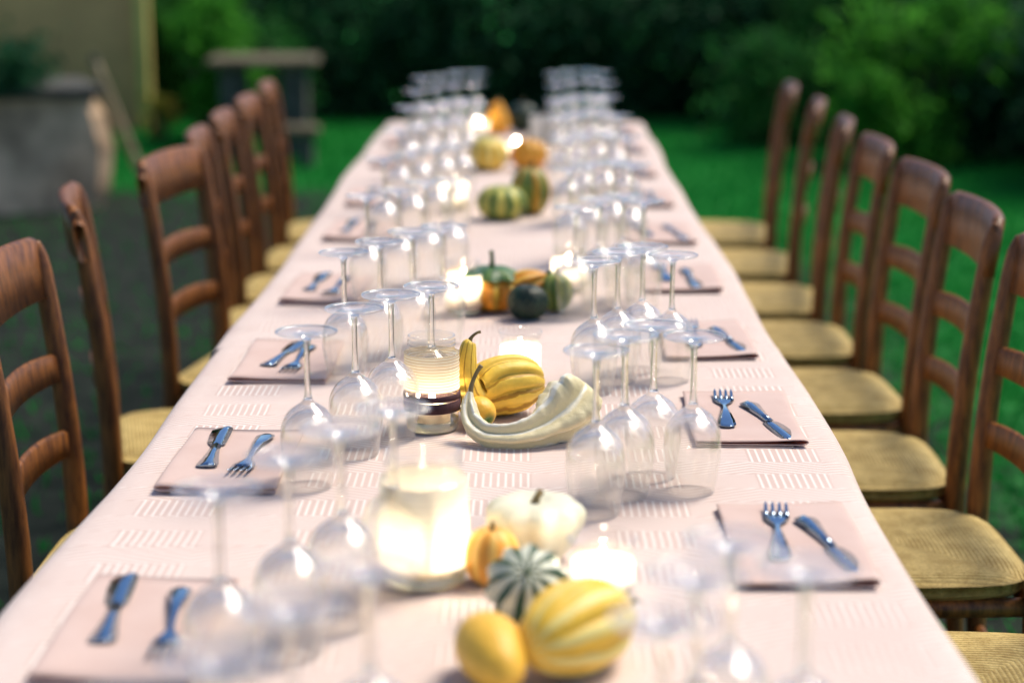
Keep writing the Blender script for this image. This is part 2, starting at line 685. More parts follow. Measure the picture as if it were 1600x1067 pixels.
def grass_blades():
    n = 90000
    y = rng.uniform(2.5, 14.6, n)
    x = rng.uniform(-1, 1, n) * (0.45 + 0.29 * y)
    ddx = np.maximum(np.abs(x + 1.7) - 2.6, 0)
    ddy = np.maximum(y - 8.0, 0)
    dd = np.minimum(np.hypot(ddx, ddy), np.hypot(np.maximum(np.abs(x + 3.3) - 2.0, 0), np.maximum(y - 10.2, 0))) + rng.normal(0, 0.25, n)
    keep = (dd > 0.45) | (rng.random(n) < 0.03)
    x, y = x[keep], y[keep]
    n = len(x)
    h = rng.uniform(0.02, 0.045, n)
    a = rng.uniform(0, 2 * math.pi, n)
    w = 0.006 + 0.0006 * y
    dx, dy = np.cos(a) * w, np.sin(a) * w
    lx, ly = rng.normal(0, 0.014, n), rng.normal(0, 0.014, n)
    V = np.zeros((n, 3, 3))
    V[:, 0] = np.stack([x - dx, y - dy, np.full(n, -0.002)], 1)
    V[:, 1] = np.stack([x + dx, y + dy, np.full(n, -0.002)], 1)
    V[:, 2] = np.stack([x + lx, y + ly, h], 1)
    o = mesh('grass', V.reshape(-1, 3), np.arange(n * 3).reshape(-1, 3), M['blade'], smooth=False)
    tag(o, 'short green grass blades of the lawn', 'grass', kind='stuff')


grass_blades()


# ------------------------------------------------------------------ shrubs
def leaf_cloud(n, rx, ry, h, size, clumps, seed, shell=0.55):
    r = np.random.default_rng(seed)
    # clump centres through the crown's volume, leaves round each clump
    u = r.normal(size=(clumps, 3))
    u /= np.linalg.norm(u, axis=1)[:, None]
    rad = r.uniform(shell, 1.0, clumps) ** 0.7
    cc = u * rad[:, None] * np.array([rx, ry, h * 0.5]) + np.array([0, 0, h * 0.5])
    cc[:, 2] = np.clip(cc[:, 2], 0.05 * h, None)
    idx = r.integers(0, clumps, n)
    cs = r.uniform(0.08, 0.34, clumps) ** 1.2 * (rx + ry) * 0.62
    p = cc[idx] + r.normal(size=(n, 3)) * cs[idx][:, None] * np.array([1, 1, 0.8])
    p[:, 2] = np.abs(p[:, 2])
    nrm = r.normal(size=(n, 3)) + np.array([0, 0, 0.5])
    nrm /= np.linalg.norm(nrm, axis=1)[:, None]
    t = np.cross(nrm, r.normal(size=(n, 3)))
    t /= np.linalg.norm(t, axis=1)[:, None]
    b = np.cross(nrm, t)
    s = r.uniform(0.6, 1.3, n)[:, None] * size
    V = np.stack([p - t * s, p + b * s * 0.45 - nrm * s * 0.1, p + t * s, p - b * s * 0.45 - nrm * s * 0.1], 1).reshape(-1, 3)
    F = np.arange(n * 4).reshape(-1, 4)
    return V, F


LM = dict(dark=m_leaf('dark_leaf', (0.010, 0.050, 0.024), (0.028, 0.12, 0.045), 0.4),
          green=m_leaf('green_leaf', (0.016, 0.095, 0.022), (0.045, 0.20, 0.038), 0.4),
          lime=m_leaf('lime_leaf', (0.035, 0.20, 0.022), (0.11, 0.38, 0.04), 0.55),
          gold=m_leaf('gold_leaf', (0.20, 0.20, 0.03), (0.36, 0.33, 0.06)))


def shrub(name, label, loc, rx, ry, h, kind, n, size, seed, group=None, cat='shrub', clumps=60):
    o = empty(name, loc, 0)
    tag(o, label, cat, group)
    V, F = leaf_cloud(n, rx, ry, h, size, clumps, seed)
    mesh('foliage', V, F, LM[kind], o, smooth=False)
    b = MB()
    r = random.Random(seed)
    for k in range(5):
        a = r.uniform(0, 6.28)
        e = (math.cos(a) * rx * 0.5, math.sin(a) * ry * 0.5, h * r.uniform(0.55, 0.8))
        v, f, _ = sweep([(0.05 * math.cos(a), 0.05 * math.sin(a), -0.02), (e[0] * 0.35, e[1] * 0.35, e[2] * 0.5), e], [0.03, 0.022, 0.006], 6, 6)
        b.add(v, f)
    b.build('stems', M['bark'], o, True)
    return o


hedge = [(-5.2, 15.2, 'dark'), (-3.9, 15.6, 'green'), (-2.7, 15.6, 'green'), (-1.5, 15.4, 'dark'), (-0.3, 15.6, 'dark'), (0.9, 15.5, 'dark'),
         (2.0, 15.0, 'dark'), (2.95, 13.9, 'green'), (3.6, 12.5, 'dark'), (4.0, 11.0, 'dark'), (4.4, 9.4, 'dark')]
hl = ['dark evergreen shrub at the far left end of the hedge', 'green shrub behind the sunlit wall corner', 'green shrub right of the sunlit wall corner',
      'dark shrub behind the stone slab table', 'dark shrub behind the left cluster of far glasses', 'dark shrub in the middle of the hedge behind the table end',
      'dark shrub behind the right cluster of far glasses', 'green shrub at the bend of the hedge on the right', 'dark leafy shrub behind the far right chairs',
      'dark leafy shrub behind the middle right chairs', 'dark shrub at the right edge, nearest of the hedge']
for i, ((x, y, k), lb) in enumerate(zip(hedge, hl)):
    shrub('hedge_shrub', lb, (x, y, 0), 0.95, 0.75, 1.35 + 0.15 * math.sin(i * 2.1), k, 8000, 0.06, 100 + i, 'shrubs of the hedge round the lawn', clumps=90)
shrub('low_shrub', 'bright lime green low shrub in front of the hedge, upper right', (2.50, 11.9, 0), 0.55, 0.45, 1.05, 'lime', 4200, 0.05, 31, clumps=16)
shrub('low_shrub', 'green low shrub in the hedge behind the right chairs', (1.75, 12.9, 0), 0.4, 0.4, 0.8, 'green', 2600, 0.045, 32, clumps=30)
shrub('low_shrub', 'bright green shrub beside the sunlit wall corner, upper left', (-2.26, 13.2, 0), 0.32, 0.34, 1.05, 'lime', 3000, 0.05, 33, clumps=14)
shrub('low_shrub', 'green low shrub between the bright shrub and the stone slab table', (-1.95, 13.6, 0), 0.36, 0.36, 0.8, 'green', 2400, 0.045, 35, clumps=28)
shrub('low_shrub', 'small golden shrub at the foot of the sunlit wall corner', (-2.62, 13.3, 0), 0.12, 0.14, 0.30, 'gold', 700, 0.03, 34, clumps=12)


# ------------------------------------------------------------------ left background
def garden_wall():
    o = empty('house_wall', (-2.86, 13.9, 0), R(10))
    tag(o, 'tan rendered house wall, sunlight painted on its end, upper left background', 'wall')
    b = MB().box(-6.5, -0.03, 0, 0.5, -0.02, 3.0)
    b.build('wall_panel', M['tan'], o)
    b = MB().box(-0.03, 0.06, -0.05, 0.55, -0.02, 3.02, 0.015)
    b.build('corner_strip', M['yellow'], o)  # sunlight on the wall's end, put into its yellow colour


def planter():
    o = empty('planter_wall', (-2.15, 9.9, 0), R(22))
    tag(o, 'low pale plastered planter wall on the lawn at left', 'wall')
    n = 14
    V, F = [], []
    # slumped plaster wall with a battered right end
    rows = [(0.0, -0.10, 0.0), (0.1, -0.05, 0.0), (0.32, -0.02, 0.02), (0.5, -0.06, 0.03), (0.6, -0.12, 0.04)]
    for (z, e, f) in rows:
        V += [(-3.4, f, z), (-1.6, f + 0.01, z), (-0.5, f, z), (e - 0.10, f, z), (e - 0.02, f + 0.06, z), (e, f + 0.18, z), (e, 0.62, z), (-3.4, 0.62, z)]
    for i in range(len(rows) - 1):
        for k in range(8):
            F.append((i * 8 + k, i * 8 + (k + 1) % 8, i * 8 + 8 + (k + 1) % 8, i * 8 + 8 + k))
    F.append(tuple(range(len(V) - 8, len(V))))
    mesh('wall_body', V, F, M['plaster'], o, smooth=False)
    MB().box(-3.45, -0.10, -0.03, 0.66, 0.602, 0.66, 0.012).build('coping', M['coping'], o)
    shrub('planter_shrub', 'dark green shrub growing over the plastered planter wall', (-2.95, 9.75, 0.64), 0.38, 0.25, 0.24, 'dark', 2400, 0.04, 41, clumps=26)
    p = empty('leaning_pole', (-2.17, 10.6, 0), 0)
    tag(p, 'pale wooden pole leaning beside the plastered planter wall', 'pole')
    v, f, _ = sweep([(0.0, 0.0, 0.0), (-0.14, 0.0, 0.37), (-0.27, 0.0, 0.73)], [0.028, 0.026, 0.022], 8, 10)
    mesh('shaft', v, f, M['pole'], p)
    v, f, _ = sweep([(-0.27, 0.0, 0.73), (-0.285, 0.0, 0.77)], [0.027, 0.02], 4, 10)
    mesh('end_cap', v, f, M['coping'], p)


def stone_table():
    o = empty('stone_table', (-1.72, 12.3, 0), R(4))
    tag(o, 'stone slab table on block legs in front of the hedge', 'stone table')
    MB().box(-0.36, 0.36, -0.3, 0.3, 0.60, 0.655, 0.018).build('slab', M['stone'], o)
    for sx in (-0.2, 0.2):
        MB().box(sx - 0.08, sx + 0.08, -0.2, 0.2, -0.01, 0.601, 0.015).build('leg', M['coping'], o)
    o = empty('stone_bench', (-1.5, 11.7, 0), R(3))
    tag(o, 'low stone bench in front of the stone slab table', 'bench')
    MB().box(-0.2, 0.2, -0.12, 0.12, 0.2, 0.265, 0.02).build('slab', M['stone'], o)
    for sx in (-0.12, 0.12):
        MB().box(sx - 0.04, sx + 0.04, -0.09, 0.09, -0.01, 0.201, 0.01).build('leg', M['coping'], o)


garden_wall()
planter()
stone_table()

# ------------------------------------------------------------------ table and cloths
TZ = 0.752          # top of the cloth
XC, HW = -0.048, 0.490
o = empty('dining_table', (XC, 3.98, 0))
tag(o, 'long plank trestle table under the pale pink cloths', 'table')
for k in range(6):
    w = (2 * HW - 0.03) / 6
    x0 = -HW + 0.015 + k * w
    MB().box(x0 + 0.002, x0 + w - 0.002, -3.06, 3.06, 0.712, 0.742, 0.003).build('plank', M['plank'], o)
for yy in (-2.8, -0.9, 0.9, 2.8):
    b = MB()
    for sx in (-1, 1):
        b.add(*sweep([(sx * 0.36, yy, 0.0), (sx * 0.30, yy, 0.66)], [0.03, 0.03], 3, 8)[:2])
    b.box(-0.42, 0.42, yy - 0.03, yy + 0.03, 0.65, 0.711)
    b.build('trestle', M['plank'], o)


def cloth(y0, y1, dz, seed, label):
    """draped sheet: flat over the top, rounded over the edges, waving skirts down the sides"""
    r = np.random.default_rng(seed)
    half = [(0.0, 0.0), (0.12, 0), (0.24, 0), (0.34, 0), (0.42, 0), (0.455, 0.0), (0.472, 0.0008), (0.482, 0.004), (0.489, 0.011), (0.493, 0.022),
            (0.496, 0.045), (0.500, 0.08), (0.506, 0.13), (0.512, 0.19), (0.518, 0.25), (0.522, 0.30)]
    prof = [(-x, d) for x, d in half[::-1]] + half[1:]
    L = [0.0]
    for a, b2 in zip(prof, prof[1:]):
        L.append(L[-1] + math.hypot(b2[0] - a[0], b2[1] - a[1]))
    mid = L[len(half) - 1]
    ny = int((y1 - y0) / 0.012)
    ph = r.uniform(0, 6.28, 8)
    creases = [1.48, 2.07, 2.72, 3.30, 3.92, 4.5, 5.2, 5.9, 6.5]
    V, UV, F = [], [], []
    for j in range(ny + 1):
        y = y0 + (y1 - y0) * j / ny
        end = 0.0
        for k, (x, d) in enumerate(prof):
            s = 1 if x > 0 else -1
            fall = min(1, d / 0.2)
            wav = 0.022 * fall * (math.sin(y * 7.3 + ph[0] + s) + 0.6 * math.sin(y * 15.1 + ph[1] * s))
            edge = max(0, (abs(x) - 0.40) / 0.1)
            eb = 0.006 * edge * (math.sin(y * 2.3 + ph[2] + 2 * s) + 0.6 * math.sin(y * 5.9 + ph[3] + s))
            if s < 0 and y < 2.3:
                eb += 0.018 * edge * min(1, (2.3 - y) / 0.5)
            z = TZ + dz - d - (0.0012 * (0.5 + 0.5 * math.sin(9 * x + 2.1 * y + ph[4])) if abs(x) < 0.47 else 0.0012)
            if d < 0.002:
                for cyy in creases:
                    z += 0.0022 * math.exp(-((y - cyy - 0.01 * math.sin(3 * x)) / 0.014) ** 2)
            V.append((XC + x + s * (wav + eb), y, z))
            UV.append((L[k] - mid + 0.098 * 4.42, y))
    m = len(prof)
    for j in range(ny):
        for k in range(m - 1):
            a = j * m + k
            F.append((a, a + 1, a + m + 1, a + m))
    ob = mesh('tablecloth', V, F, M['cloth'], uv=UV)
    md = ob.modifiers.new('thick', 'SOLIDIFY')
    md.thickness = 0.0012
    md.offset = -1
    tag(ob, label, 'tablecloth')
    return ob


cloth(0.92, 3.16, 0.0, 3, 'pale pink tablecloth with white woven chevrons over the near half')
cloth(3.13, 7.05, -0.0016, 5, 'pale pink tablecloth over the far half of the table')


# ------------------------------------------------------------------ napkins and cutlery
def napkin_mesh(seed, flip):
    """linen strip folded in layers; the cross-section (x, z) runs along y"""
    r = np.random.default_rng(seed)
    w, ln = 0.155, 0.29
    g = 0.0032
    path = [(0.02, 0.0009), (0.06, 0.0009), (0.11, 0.0009), (w - 0.008, 0.0010), (w - 0.001, 0.0026), (w - 0.009, 0.0044), (0.10, 0.0044), (0.05, 0.0044),
            (0.012, 0.0046), (0.002, 0.0064), (0.0, 0.0094), (0.005, 0.0118), (0.018, 0.0118), (0.05, 0.0094), (0.10, 0.0082), (w - 0.02, 0.0084), (w + 0.001, 0.0090)]
    pts = catmull(path, 46)
    n = 14
    th = 0.0008
    V, F = [], []
    d = np.gradient(pts, axis=0)
    d /= np.linalg.norm(d, axis=1)[:, None]
    nr = np.stack([-d[:, 1], d[:, 0]], 1)
    m = len(pts)
    ring = [(p + q * th) for p, q in zip(pts, nr)] + [(p - q * th) for p, q in zip(pts[::-1], nr[::-1])]
    k = len(ring)
    a1, a2 = r.uniform(-0.03, 0.03), r.uniform(0, 6.28)
    for j in range(n + 1):
        t = j / n
        y = t * ln
        puff = 1.0 + 0.06 * math.sin(t * 3 + a2) + (0.22 * max(0, 1 - t * 5))
        for (x, z) in ring:
            zz = 0.0009 + (z - 0.0009) * (puff if z > 0.006 else 1.0) if z > 0.0011 else z
            xx = x + a1 * (t - 0.5) * 0.15 + 0.002 * math.sin(t * 5 + a2)
            yy = y + 0.004 * math.sin(x * 20 + a2) * (z / 0.01)
            V.append(((w - xx) if flip else xx, yy, zz * 0.74))
    for j in range(n):
        for i in range(k):
            a = j * k + i
            b = j * k + (i + 1) % k
            F.append((a, b, b + k, a + k) if not flip else (a, a + k, b + k, b))
    half = m
    for j in (0, n):
        for i in range(half - 1):
            a, b, c, e = i, i + 1, k - 2 - i, k - 1 - i
            F.append((j * k + a, j * k + e, j * k + c, j * k + b))
    return V, F


WF = 1.25


def fork_parts():
    """fork along +y, tines at the far end; returns dict of V, F"""
    def strip(st, zf, th=0.0011):
        V, F = [], []
        for (y, w) in st:
            z = zf(y)
            w *= WF
            V += [(-w, y, z), (-w * 0.5, y, z + th), (w * 0.5, y, z + th), (w, y, z), (0, y, z - th)]
        for i in range(len(st) - 1):
            for j in range(5):
                a, b = i * 5 + j, i * 5 + (j + 1) % 5
                F.append((a, b, b + 5, a + 5))
        F.append((4, 3, 2, 1, 0))
        e = (len(st) - 1) * 5
        F.append((e, e + 1, e + 2, e + 3, e + 4))
        return V, F
    zf = lambda y: 0.002 + 0.005 * math.sin(max(0, min(1, y / 0.14)) * math.pi) ** 2 + (0.006 * ((y - 0.15) / 0.05) ** 2 if y > 0.15 else 0)
    handle = strip([(0, 0.004), (0.003, 0.0085), (0.012, 0.0105), (0.03, 0.0095), (0.06, 0.006), (0.09, 0.0036), (0.115, 0.003), (0.128, 0.0042), (0.14, 0.009), (0.152, 0.0122), (0.160, 0.0124)], zf)
    tines = []
    for k in range(4):
        cx = (k - 1.5) * 0.0066 * WF
        V, F = strip([(0.159, 0.0023), (0.175, 0.0021), (0.192, 0.0018), (0.199, 0.0006)], zf, 0.0009)
        tines.append(([(x + cx, y, z) for x, y, z in V], F))
    return handle, tines


def knife_parts():
    def strip(st, th):
        V, F = [], []
        for (y, x0, x1) in st:
            x0, x1 = x0 * 1.4, x1 * 1.4
            V += [(x0, y, 0.001 + th * 0.6), ((x0 + x1) / 2, y, 0.001 + th * 2), (x1, y, 0.001 + th * 0.6), ((x0 + x1) / 2, y, 0.001)]
        for i in range(len(st) - 1):
            for j in range(4):
                a, b = i * 4 + j, i * 4 + (j + 1) % 4
                F.append((a, b, b + 4, a + 4))
        F.append((3, 2, 1, 0))
        e = (len(st) - 1) * 4
        F.append((e, e + 1, e + 2, e + 3))
        return V, F
    h = strip([(0, -0.006, 0.006), (0.002, -0.0095, 0.0095), (0.012, -0.0105, 0.0105), (0.04, -0.008, 0.008), (0.075, -0.0056, 0.0056), (0.105, -0.005, 0.005)], 0.0026)
    b = strip([(0.104, -0.005, 0.005), (0.112, -0.0085, 0.008), (0.125, -0.0105, 0.0085), (0.16, -0.012, 0.009), (0.185, -0.0115, 0.009), (0.198, -0.008, 0.0085), (0.205, -0.001, 0.006)], 0.0008)
    return h, b


hd, tn = fork_parts()
fork0 = None
knife0 = None


def place_fork(loc, rz, label):
    global fork0
    if fork0 is None:
        fork0 = empty('fork', loc, rz)
        mesh('handle', *hd, M['steel'], fork0)
        for t in tn:
            mesh('tine', *t, M['steel'], fork0)
        f = fork0
    else:
        f = copy_tree(fork0, loc, rz)
    tag(f, label, 'fork', 'steel forks on the napkins')


kh, kb = knife_parts()


def place_knife(loc, rz, label):
    global knife0
    if knife0 is None:
        knife0 = empty('knife', loc, rz)
        mesh('handle', *kh, M['steel'], knife0)
        mesh('blade', *kb, M['steel'], knife0)
        f = knife0
    else:
        f = copy_tree(knife0, loc, rz)
    tag(f, label, 'knife', 'steel knives on the napkins')


RN = [1.918, 2.49, 3.02, 3.618, 4.195, 4.787, 5.40, 6.0, 6.55]
LN = [1.642, 2.265, 2.855, 3.493, 4.243, 4.805, 5.62, 6.2]
nr_m = [napkin_mesh(i, True) for i in range(3)]
nl_m = [napkin_mesh(10 + i, False) for i in range(3)]
TOPN = TZ + 0.0085
rj = random.Random(4)
for i, y in enumerate(RN):
    V, F = nr_m[i % 3]
    o = mesh('napkin', V, F, M['napkin'], loc=(0.235 + rj.uniform(-.004, .004), y, TZ + 0.0004))
    o.rotation_euler[2] = R(rj.uniform(-1.5, 1.5))
    tag(o, 'folded pink linen napkin, %s from front along the right side' % ORD[i], 'napkin', 'folded napkins along the table')
    j = lambda s: rj.uniform(-s, s)
    place_fork((0.288 + j(.004), y + 0.075 + j(.01), TOPN), R(2 + j(9)), 'steel fork on %s napkin from front, right side of table' % ORD[i])
    place_knife((0.336 + j(.004), y + 0.212 + j(.01), TOPN), R(186 + j(5)), 'steel knife on %s napkin from front, right side of table' % ORD[i])
for i, y in enumerate(LN):
    V, F = nl_m[i % 3]
    o = mesh('napkin', V, F, M['napkin'], loc=(-0.470 + rj.uniform(-.004, .004), y, TZ + 0.0004))
    o.rotation_euler[2] = R(rj.uniform(-1.5, 1.5))
    tag(o, 'folded pink linen napkin, %s from front along the left side' % ORD[i], 'napkin', 'folded napkins along the table')
    place_fork((-0.366 + j(.004), y + 0.245 + j(.01), TOPN), R(178 + j(9)), 'steel fork on %s napkin from front, left side of table' % ORD[i])
    place_knife((-0.424 + j(.004), y + 0.085 + j(.01), TOPN), R(-3 + j(8)), 'steel knife on %s napkin from front, left side of table' % ORD[i])


# ------------------------------------------------------------------ wine glasses, upside down
def glass_meshes():
    g = {}
    # bowl: a two-sided shell from the rim on the table (z = 0) up to the solid shoulder
    out = smooth_prof([(0.0300, 0.0006), (0.0326, 0.016), (0.0360, 0.040), (0.0374, 0.060), (0.0366, 0.0765), (0.0328, 0.0885), (0.0262, 0.0985), (0.0170, 0.1060), (0.0095, 0.1112), (0.0060, 0.1155)], 44)
    inner = smooth_prof([(0.0001, 0.1010), (0.010, 0.0995), (0.0200, 0.0940), (0.0290, 0.0855), (0.0345, 0.0750), (0.0364, 0.060), (0.0351, 0.040), (0.0318, 0.016), (0.0293, 0.0006)], 40)
    g['bowl'] = lathe(inner + [(0.0294, 0.0001), (0.0299, 0.0001)] + out + [(0.0001, 0.1155)], 44)
    stem = smooth_prof([(0.0059, 0.1156), (0.0046, 0.122), (0.0040, 0.130), (0.0037, 0.145), (0.0036, 0.170), (0.0042, 0.186), (0.0056, 0.1925)], 18)
    g['stem'] = lathe([(0.0001, 0.1156)] + stem + [(0.0001, 0.1926)], 28)
    foot = smooth_prof([(0.0001, 0.1927), (0.0057, 0.1929), (0.0095, 0.1962), (0.018, 0.1992), (0.030, 0.2012), (0.0385, 0.2020)], 16)
    foot += [(0.0397, 0.2022), (0.0405, 0.2030), (0.0406, 0.2039), (0.0400, 0.2047), (0.0388, 0.2050)] + smooth_prof([(0.0388, 0.2050), (0.026, 0.2042), (0.012, 0.2030), (0.0001, 0.2024)], 8)[1:]
    g['foot'] = lathe(foot, 48)
    return g


GM = glass_meshes()
glass0 = None


def place_glass(x, y, s, label, group):
    global glass0
    if glass0 is None:
        glass0 = empty('wine_glass', (x, y, TZ + 0.0003))
        for k in ('bowl', 'stem', 'foot'):
            V, F, UV = GM[k]
            ob = mesh(k, V, F, M[k], glass0)
            # weld the seam so that refraction is watertight
            import bmesh
            bm = bmesh.new()
            bm.from_mesh(ob.data)
            bmesh.ops.remove_doubles(bm, verts=bm.verts, dist=2e-5)
            if True:
                bmesh.ops.recalc_face_normals(bm, faces=bm.faces)
            bm.to_mesh(ob.data)
            bm.free()
        o = glass0
        o.scale = s
    else:
        o = copy_tree(glass0, (x, y, TZ + 0.0003), random.uniform(0, 6.28), s)
    tag(o, label, 'wine glass', group)


POSN = ['outermost', 'second from outside', 'third from outside', 'innermost']
gl_left = [[(-0.262, 1.13), (-0.215, 1.215), (-0.175, 1.31), (-0.125, 1.405)],
           [(-0.281, 1.622), (-0.231, 1.735), (-0.187, 1.815), (-0.141, 1.915)],
           [(-0.278, 2.300), (-0.231, 2.450), (-0.187, 2.530), (-0.135, 2.610)]]
for y0 in (3.03, 3.66, 4.27, 4.88, 5.50, 6.10, 6.62):
    gl_left.append([(-0.285 - (y0 - 3) * 0.02 + random.uniform(-.008, .008), y0 - 0.13), (-0.238 - (y0 - 3) * 0.018, y0 - 0.03 + random.uniform(-.008, .008)),
                    (-0.19 - (y0 - 3) * 0.015, y0 + 0.05), (-0.143 - (y0 - 3) * 0.012 + random.uniform(-.008, .008), y0 + 0.13)])
gl_right = [[(0.225, 1.41), (0.172, 1.475), (0.135, 1.385), (0.103, 1.30)],
            [(0.213, 2.285), (0.167, 2.350), (0.125, 2.265), (0.086, 2.190)],
            [(0.232, 2.885), (0.190, 2.960), (0.146, 2.885), (0.106, 2.812)]]
for y0 in (3.47, 4.02, 4.58, 5.15, 5.73, 6.28, 6.75):
    gl_right.append([(0.225 + (y0 - 3) * 0.012 + random.uniform(-.008, .008), y0 + 0.01), (0.185 + (y0 - 3) * 0.01, y0 + 0.09 + random.uniform(-.008, .008)),
                     (0.138 + (y0 - 3) * 0.006, y0 + 0.01), (0.095 + (y0 - 3) * 0.004 + random.uniform(-.008, .008), y0 - 0.07)])
for side, groups in (('left', gl_left), ('right', gl_right)):
    for gi, pts in enumerate(groups):
        for k, (x, y) in enumerate(pts):
            h = 1.0 + (0.02 if k == 2 else 0) + random.uniform(-.008, .008)
            w = 1.0 + (0.03 if k == 2 else -0.02 if k == 0 else 0)
            place_glass(x, y, (w, w, h), 'upturned wine glass, %s of four in %s cluster from front, %s side' % (POSN[k], ORD[gi], side),
                        'upturned wine glasses in clusters of four')


# ------------------------------------------------------------------ candles and jars
def candle(loc, r, h, label, power, flame_h=0.024):
    o = empty('candle', loc)
    tag(o, label, 'candle')
    v, f, _ = lathe([(0.0001, 0), (r * 0.97, 0.0), (r, 0.002), (r, h - 0.003), (r * 0.95, h), (r * 0.6, h - 0.002), (0.0001, h - 0.004)], 28)
    wx = mesh('wax', v, f, M['wax'], o)
    v, f, _ = sweep([(0, 0, h - 0.005), (0.0006, 0, h + 0.004), (0.0015, 0, h + 0.008)], [0.0008, 0.0008, 0.0006], 5, 6)
    mesh('wick', v, f, M['wick'], wx)
    k = flame_h / 0.026 * (1.15 if power > 1 else 1.0)
    v, f, _ = lathe([(rr * k, h + 0.004 + z * k) for rr, z in [(0.0001, 0), (0.0028, 0.002), (0.0048, 0.007), (0.0044, 0.012), (0.0026, 0.019), (0.0001, 0.026)]], 14)
    mesh('flame', v, f, M['flame'], o)
    return o


def jar(name, loc, r, h, label, wrap=None, w0=0.2, w1=0.8, bands=(), cat='jar', neck=True, flare=0.0):
    o = empty(name, loc, random.uniform(0, 6))
    tag(o, label, cat, 'glass jars with candles down the middle')
    rn = r * (0.86 if neck else 1.0 + flare)
    nh = 0.16 * h
    if neck:
        pr = [(r * 0.93, 0.004), (r, 0.012), (r, h - nh - 0.016), (r * 0.97, h - nh - 0.006), (rn, h - nh), (rn, h - nh * 0.75), (rn * 1.05, h - nh * 0.62), (rn, h - nh * 0.5),
              (rn * 1.05, h - nh * 0.36), (rn, h - nh * 0.22), (rn * 1.04, h - nh * 0.06), (rn * 1.01, h), (rn * 0.95, h)]
    else:
        pr = [(r * 0.9, 0.004), (r, 0.010), (r, h * 0.62), (r * 0.98, h * 0.74), (r * 0.93, h * 0.8), (r * 1.0, h * 0.86), (rn, h * 0.96), (rn, h), (rn * 0.95, h)]
    mesh('glass_wall', *lathe(smooth_prof(pr, 40), 40)[:2], M['jar'], o)
    v, f, _ = lathe([(0.0001, 0.0), (r * 0.88, 0.0), (r * 0.96, 0.003), (r * 0.985, 0.010), (r * 0.985, 0.0165), (r * 0.9, 0.0135), (0.0001, 0.0120)], 36)
    mesh('glass_base', v, f, M['jarbase'], o)
    if wrap:
        z0, z1 = h * w0, h * w1
        n = max(4, int((z1 - z0) / 0.002))
        pts = [(r + 0.0011 + 0.0004 * math.sin(i * 1.5), z0 + (z1 - z0) * i / n) for i in range(n + 1)]
        mesh('wrap', *lathe(pts, 40)[:2], M[wrap], o)
    for (b0, b1) in bands:
        mesh('ribbon', *lathe([(r + 0.001, h * b0), (r + 0.0026, h * b0 + 0.0005), (r + 0.0026, h * b1 - 0.0005), (r + 0.001, h * b1)], 40)[:2], M['band'], o)
    return o


Z0 = TZ + 0.0006


def lit(name, x, y, r, h, label, clabel, power, cr=0.022, ch=0.03, **kw):
    jar(name, (x, y, Z0), r, h, label, **kw)
    candle((x, y, Z0 + 0.0126), cr, ch, clabel, power)


lit('mason_jar', -0.111, 1.945, 0.0475, 0.148, 'large jar wrapped in cream twine, nearest on the table',
    'lit candle inside the large cream jar nearest the camera', 1.3, 0.03, 0.018, wrap='paper', w0=0.15, w1=0.79)
lit('mason_jar', -0.134, 2.585, 0.0385, 0.138, 'twine-wrapped jar with dark ribbons beside the yellow crookneck gourd',
    'lit candle inside the jar with dark ribbons', 0.9, 0.026, 0.022, wrap='twine', w0=0.44, w1=0.82, bands=((0.34, 0.40), (0.215, 0.325)))
lit('mason_jar', -0.116, 3.42, 0.0345, 0.100, 'small glowing jar left of the orange gourd cluster',
    'lit candle inside the jar left of the orange gourds', 0.8, 0.022, 0.025, wrap='paper', w0=0.13, w1=0.74)
lit('candle_tumbler', 0.086, 3.64, 0.034, 0.088, 'small glowing tumbler right of the orange and green gourds',
    'lit candle inside the tumbler right of the orange gourds', 0.8, 0.022, 0.022, wrap='lace', w0=0.13, w1=0.7, neck=False)
lit('candle_tumbler', -0.008, 2.86, 0.031, 0.085, 'small clear candle tumbler behind the yellow ribbed gourd',
    'lit candle in the tumbler behind the yellow ribbed gourd', 0.5, 0.022, 0.02, wrap='lace', w0=0.13, w1=0.72, neck=False, flare=0.12)
lit('candle_tumbler', 0.083, 1.885, 0.032, 0.070, 'small flared glass with candle right of the white squash, nearest the camera',
    'lit candle in the small flared glass right of the white squash', 0.8, 0.024, 0.018, wrap='lace', w0=0.16, w1=0.62, neck=False, flare=0.2)
lit('mason_jar', -0.185, 4.74, 0.034, 0.10, 'glowing jar left of the green striped gourds',
    'lit candle in the jar left of the green striped gourds', 0.7, 0.022, 0.025, wrap='paper', w0=0.13, w1=0.72)
lit('candle_tumbler', -0.165, 6.52, 0.033, 0.07, 'glowing candle tumbler left of the farthest orange gourd',
    'lit candle in the tumbler at the far end of the table', 0.9, 0.022, 0.02, wrap='lace', w0=0.13, w1=0.7, neck=False)
lit('candle_tumbler', -0.03, 5.86, 0.036, 0.062, 'wide glowing candle tumbler behind the yellow gourds',
    'lit candle in the wide tumbler behind the yellow gourds', 0.9, 0.024, 0.02, wrap='lace', w0=0.13, w1=0.7, neck=False)
jar('mason_jar', (0.055, 6.3, Z0), 0.038, 0.095, 'unlit white wrapped jar at the far end, beside the right glasses', wrap='lace', w0=0.1, w1=0.95)


# ------------------------------------------------------------------ gourds
def ribs(n, d, sharp=2.0, ends=True, phase=0.0):
    def f(th, t):
        e = math.sin(math.pi * min(1, max(0, t))) ** 0.5 if ends else 1.0
        c = abs(math.cos(0.5 * n * th + phase))       # 1 on the rib, 0 in the groove
        return 1.0 - d * e * (1.0 - c) ** sharp
    return f


